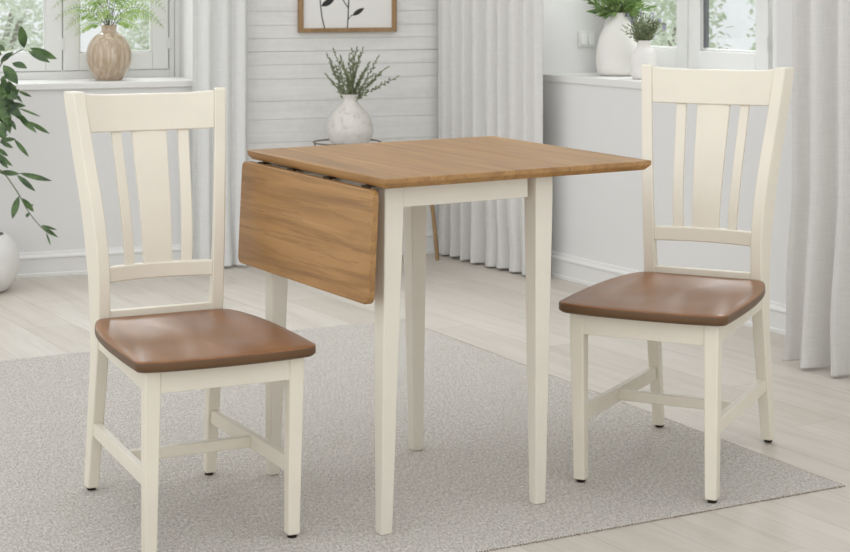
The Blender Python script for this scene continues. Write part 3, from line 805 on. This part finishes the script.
# ---------------------------------------------------------------- outside
bm = bmesh.new()
cL = c0 + (nL + nR).normalized() * 3
g = [(-14, 7.6), (-6, 5.5), (-1.5, 7.35), (.12, 8.05), (.75, 7.3), (3.4, 3.4), (9, 2.5), (14, 20), (-14, 20)]
loft(bm, [[(x, y, FL - .12) for x, y in g], [(x, y, FL - .05) for x, y in g]])
struct(link('ground', bm, M['ground']))
def shrub(loc, rx, rz, n, lw, label, seed):
    random.seed(seed)
    t = empty('shrub', loc, 0, label, 'shrub', 'pale shrubs outside the windows')
    bs, bl = bmesh.new(), bmesh.new()
    for q in range(7):
        a = 2 * pi * q / 7
        tube(bs, smooth_pts([(0.02 * cos(a), .02 * sin(a), 0), (.25 * rx * cos(a), .25 * rx * sin(a), rz * .5), (.55 * rx * cos(a), .55 * rx * sin(a), rz * 1.1)], 4), .018, 6)
    for q in range(n):
        while True:
            v = Vector((random.uniform(-1, 1), random.uniform(-1, 1), random.uniform(-1, 1)))
            if .25 < v.length < 1: break
        c = Vector((v.x * rx, v.y * rx, rz + .02 + v.z * rz)); d_ = Vector((random.uniform(-1, 1), random.uniform(-1, 1), random.uniform(-.6, .6)))
        if c.z < .06: continue
        leaf(bl, c, c + d_.normalized() * lw * random.uniform(.7, 1.4), lw * .5, (random.uniform(-1, 1), random.uniform(-1, 1), 1), .1, .1, 3)
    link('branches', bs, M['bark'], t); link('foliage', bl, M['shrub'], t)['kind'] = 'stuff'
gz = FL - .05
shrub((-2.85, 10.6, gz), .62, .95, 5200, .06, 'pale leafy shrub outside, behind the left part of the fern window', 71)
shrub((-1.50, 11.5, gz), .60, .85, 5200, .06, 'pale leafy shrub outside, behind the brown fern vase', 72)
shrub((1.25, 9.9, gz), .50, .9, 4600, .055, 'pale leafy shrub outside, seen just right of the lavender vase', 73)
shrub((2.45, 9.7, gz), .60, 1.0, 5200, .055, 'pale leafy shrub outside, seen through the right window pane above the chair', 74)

# ---------------------------------------------------------------- light
w = bpy.data.worlds.new('world'); SC.world = w; w.use_nodes = True
nt = w.node_tree; nt.nodes.clear()
wo = nt.nodes.new('ShaderNodeOutputWorld'); bg = nt.nodes.new('ShaderNodeBackground')
tc = nt.nodes.new('ShaderNodeTexCoord'); dp = nt.nodes.new('ShaderNodeVectorMath'); dp.operation = 'DOT_PRODUCT'
dp.inputs[1].default_value = Vector((-.5, -.75, .22)).normalized()
rp = nt.nodes.new('ShaderNodeMapRange'); rp.inputs['From Min'].default_value = -.5; rp.inputs['From Max'].default_value = 1
rp.inputs['To Min'].default_value = .95; rp.inputs['To Max'].default_value = 1.5
bg.inputs['Color'].default_value = (.97, .985, 1.0, 1)
nt.links.new(tc.outputs['Generated'], dp.inputs[0]); nt.links.new(dp.outputs['Value'], rp.inputs['Value'])
nt.links.new(rp.outputs[0], bg.inputs['Strength']); nt.links.new(bg.outputs[0], wo.inputs['Surface'])

def daylight(name, Mx, s, z, size, power):
    l = bpy.data.lights.new(name, 'AREA'); l.shape = 'RECTANGLE'; l.size = size; l.size_y = .9; l.energy = power; l.color = (.97, .985, 1)
    o = bpy.data.objects.new(name, l); COL.objects.link(o)
    o.matrix_world = Mx @ Matrix.Translation((s, .75, z)) @ Matrix.Rotation(R_(-62), 4, 'X')
daylight('window_daylight', ML, .07, 1.95, 1.1, 24)
daylight('window_daylight', MR, .55, 1.95, 1.1, 34)

SC.view_settings.view_transform = 'Standard'; SC.view_settings.look = 'None'
SC.view_settings.exposure = 0.0; SC.view_settings.gamma = 1.0; SC.view_settings.use_curve_mapping = False
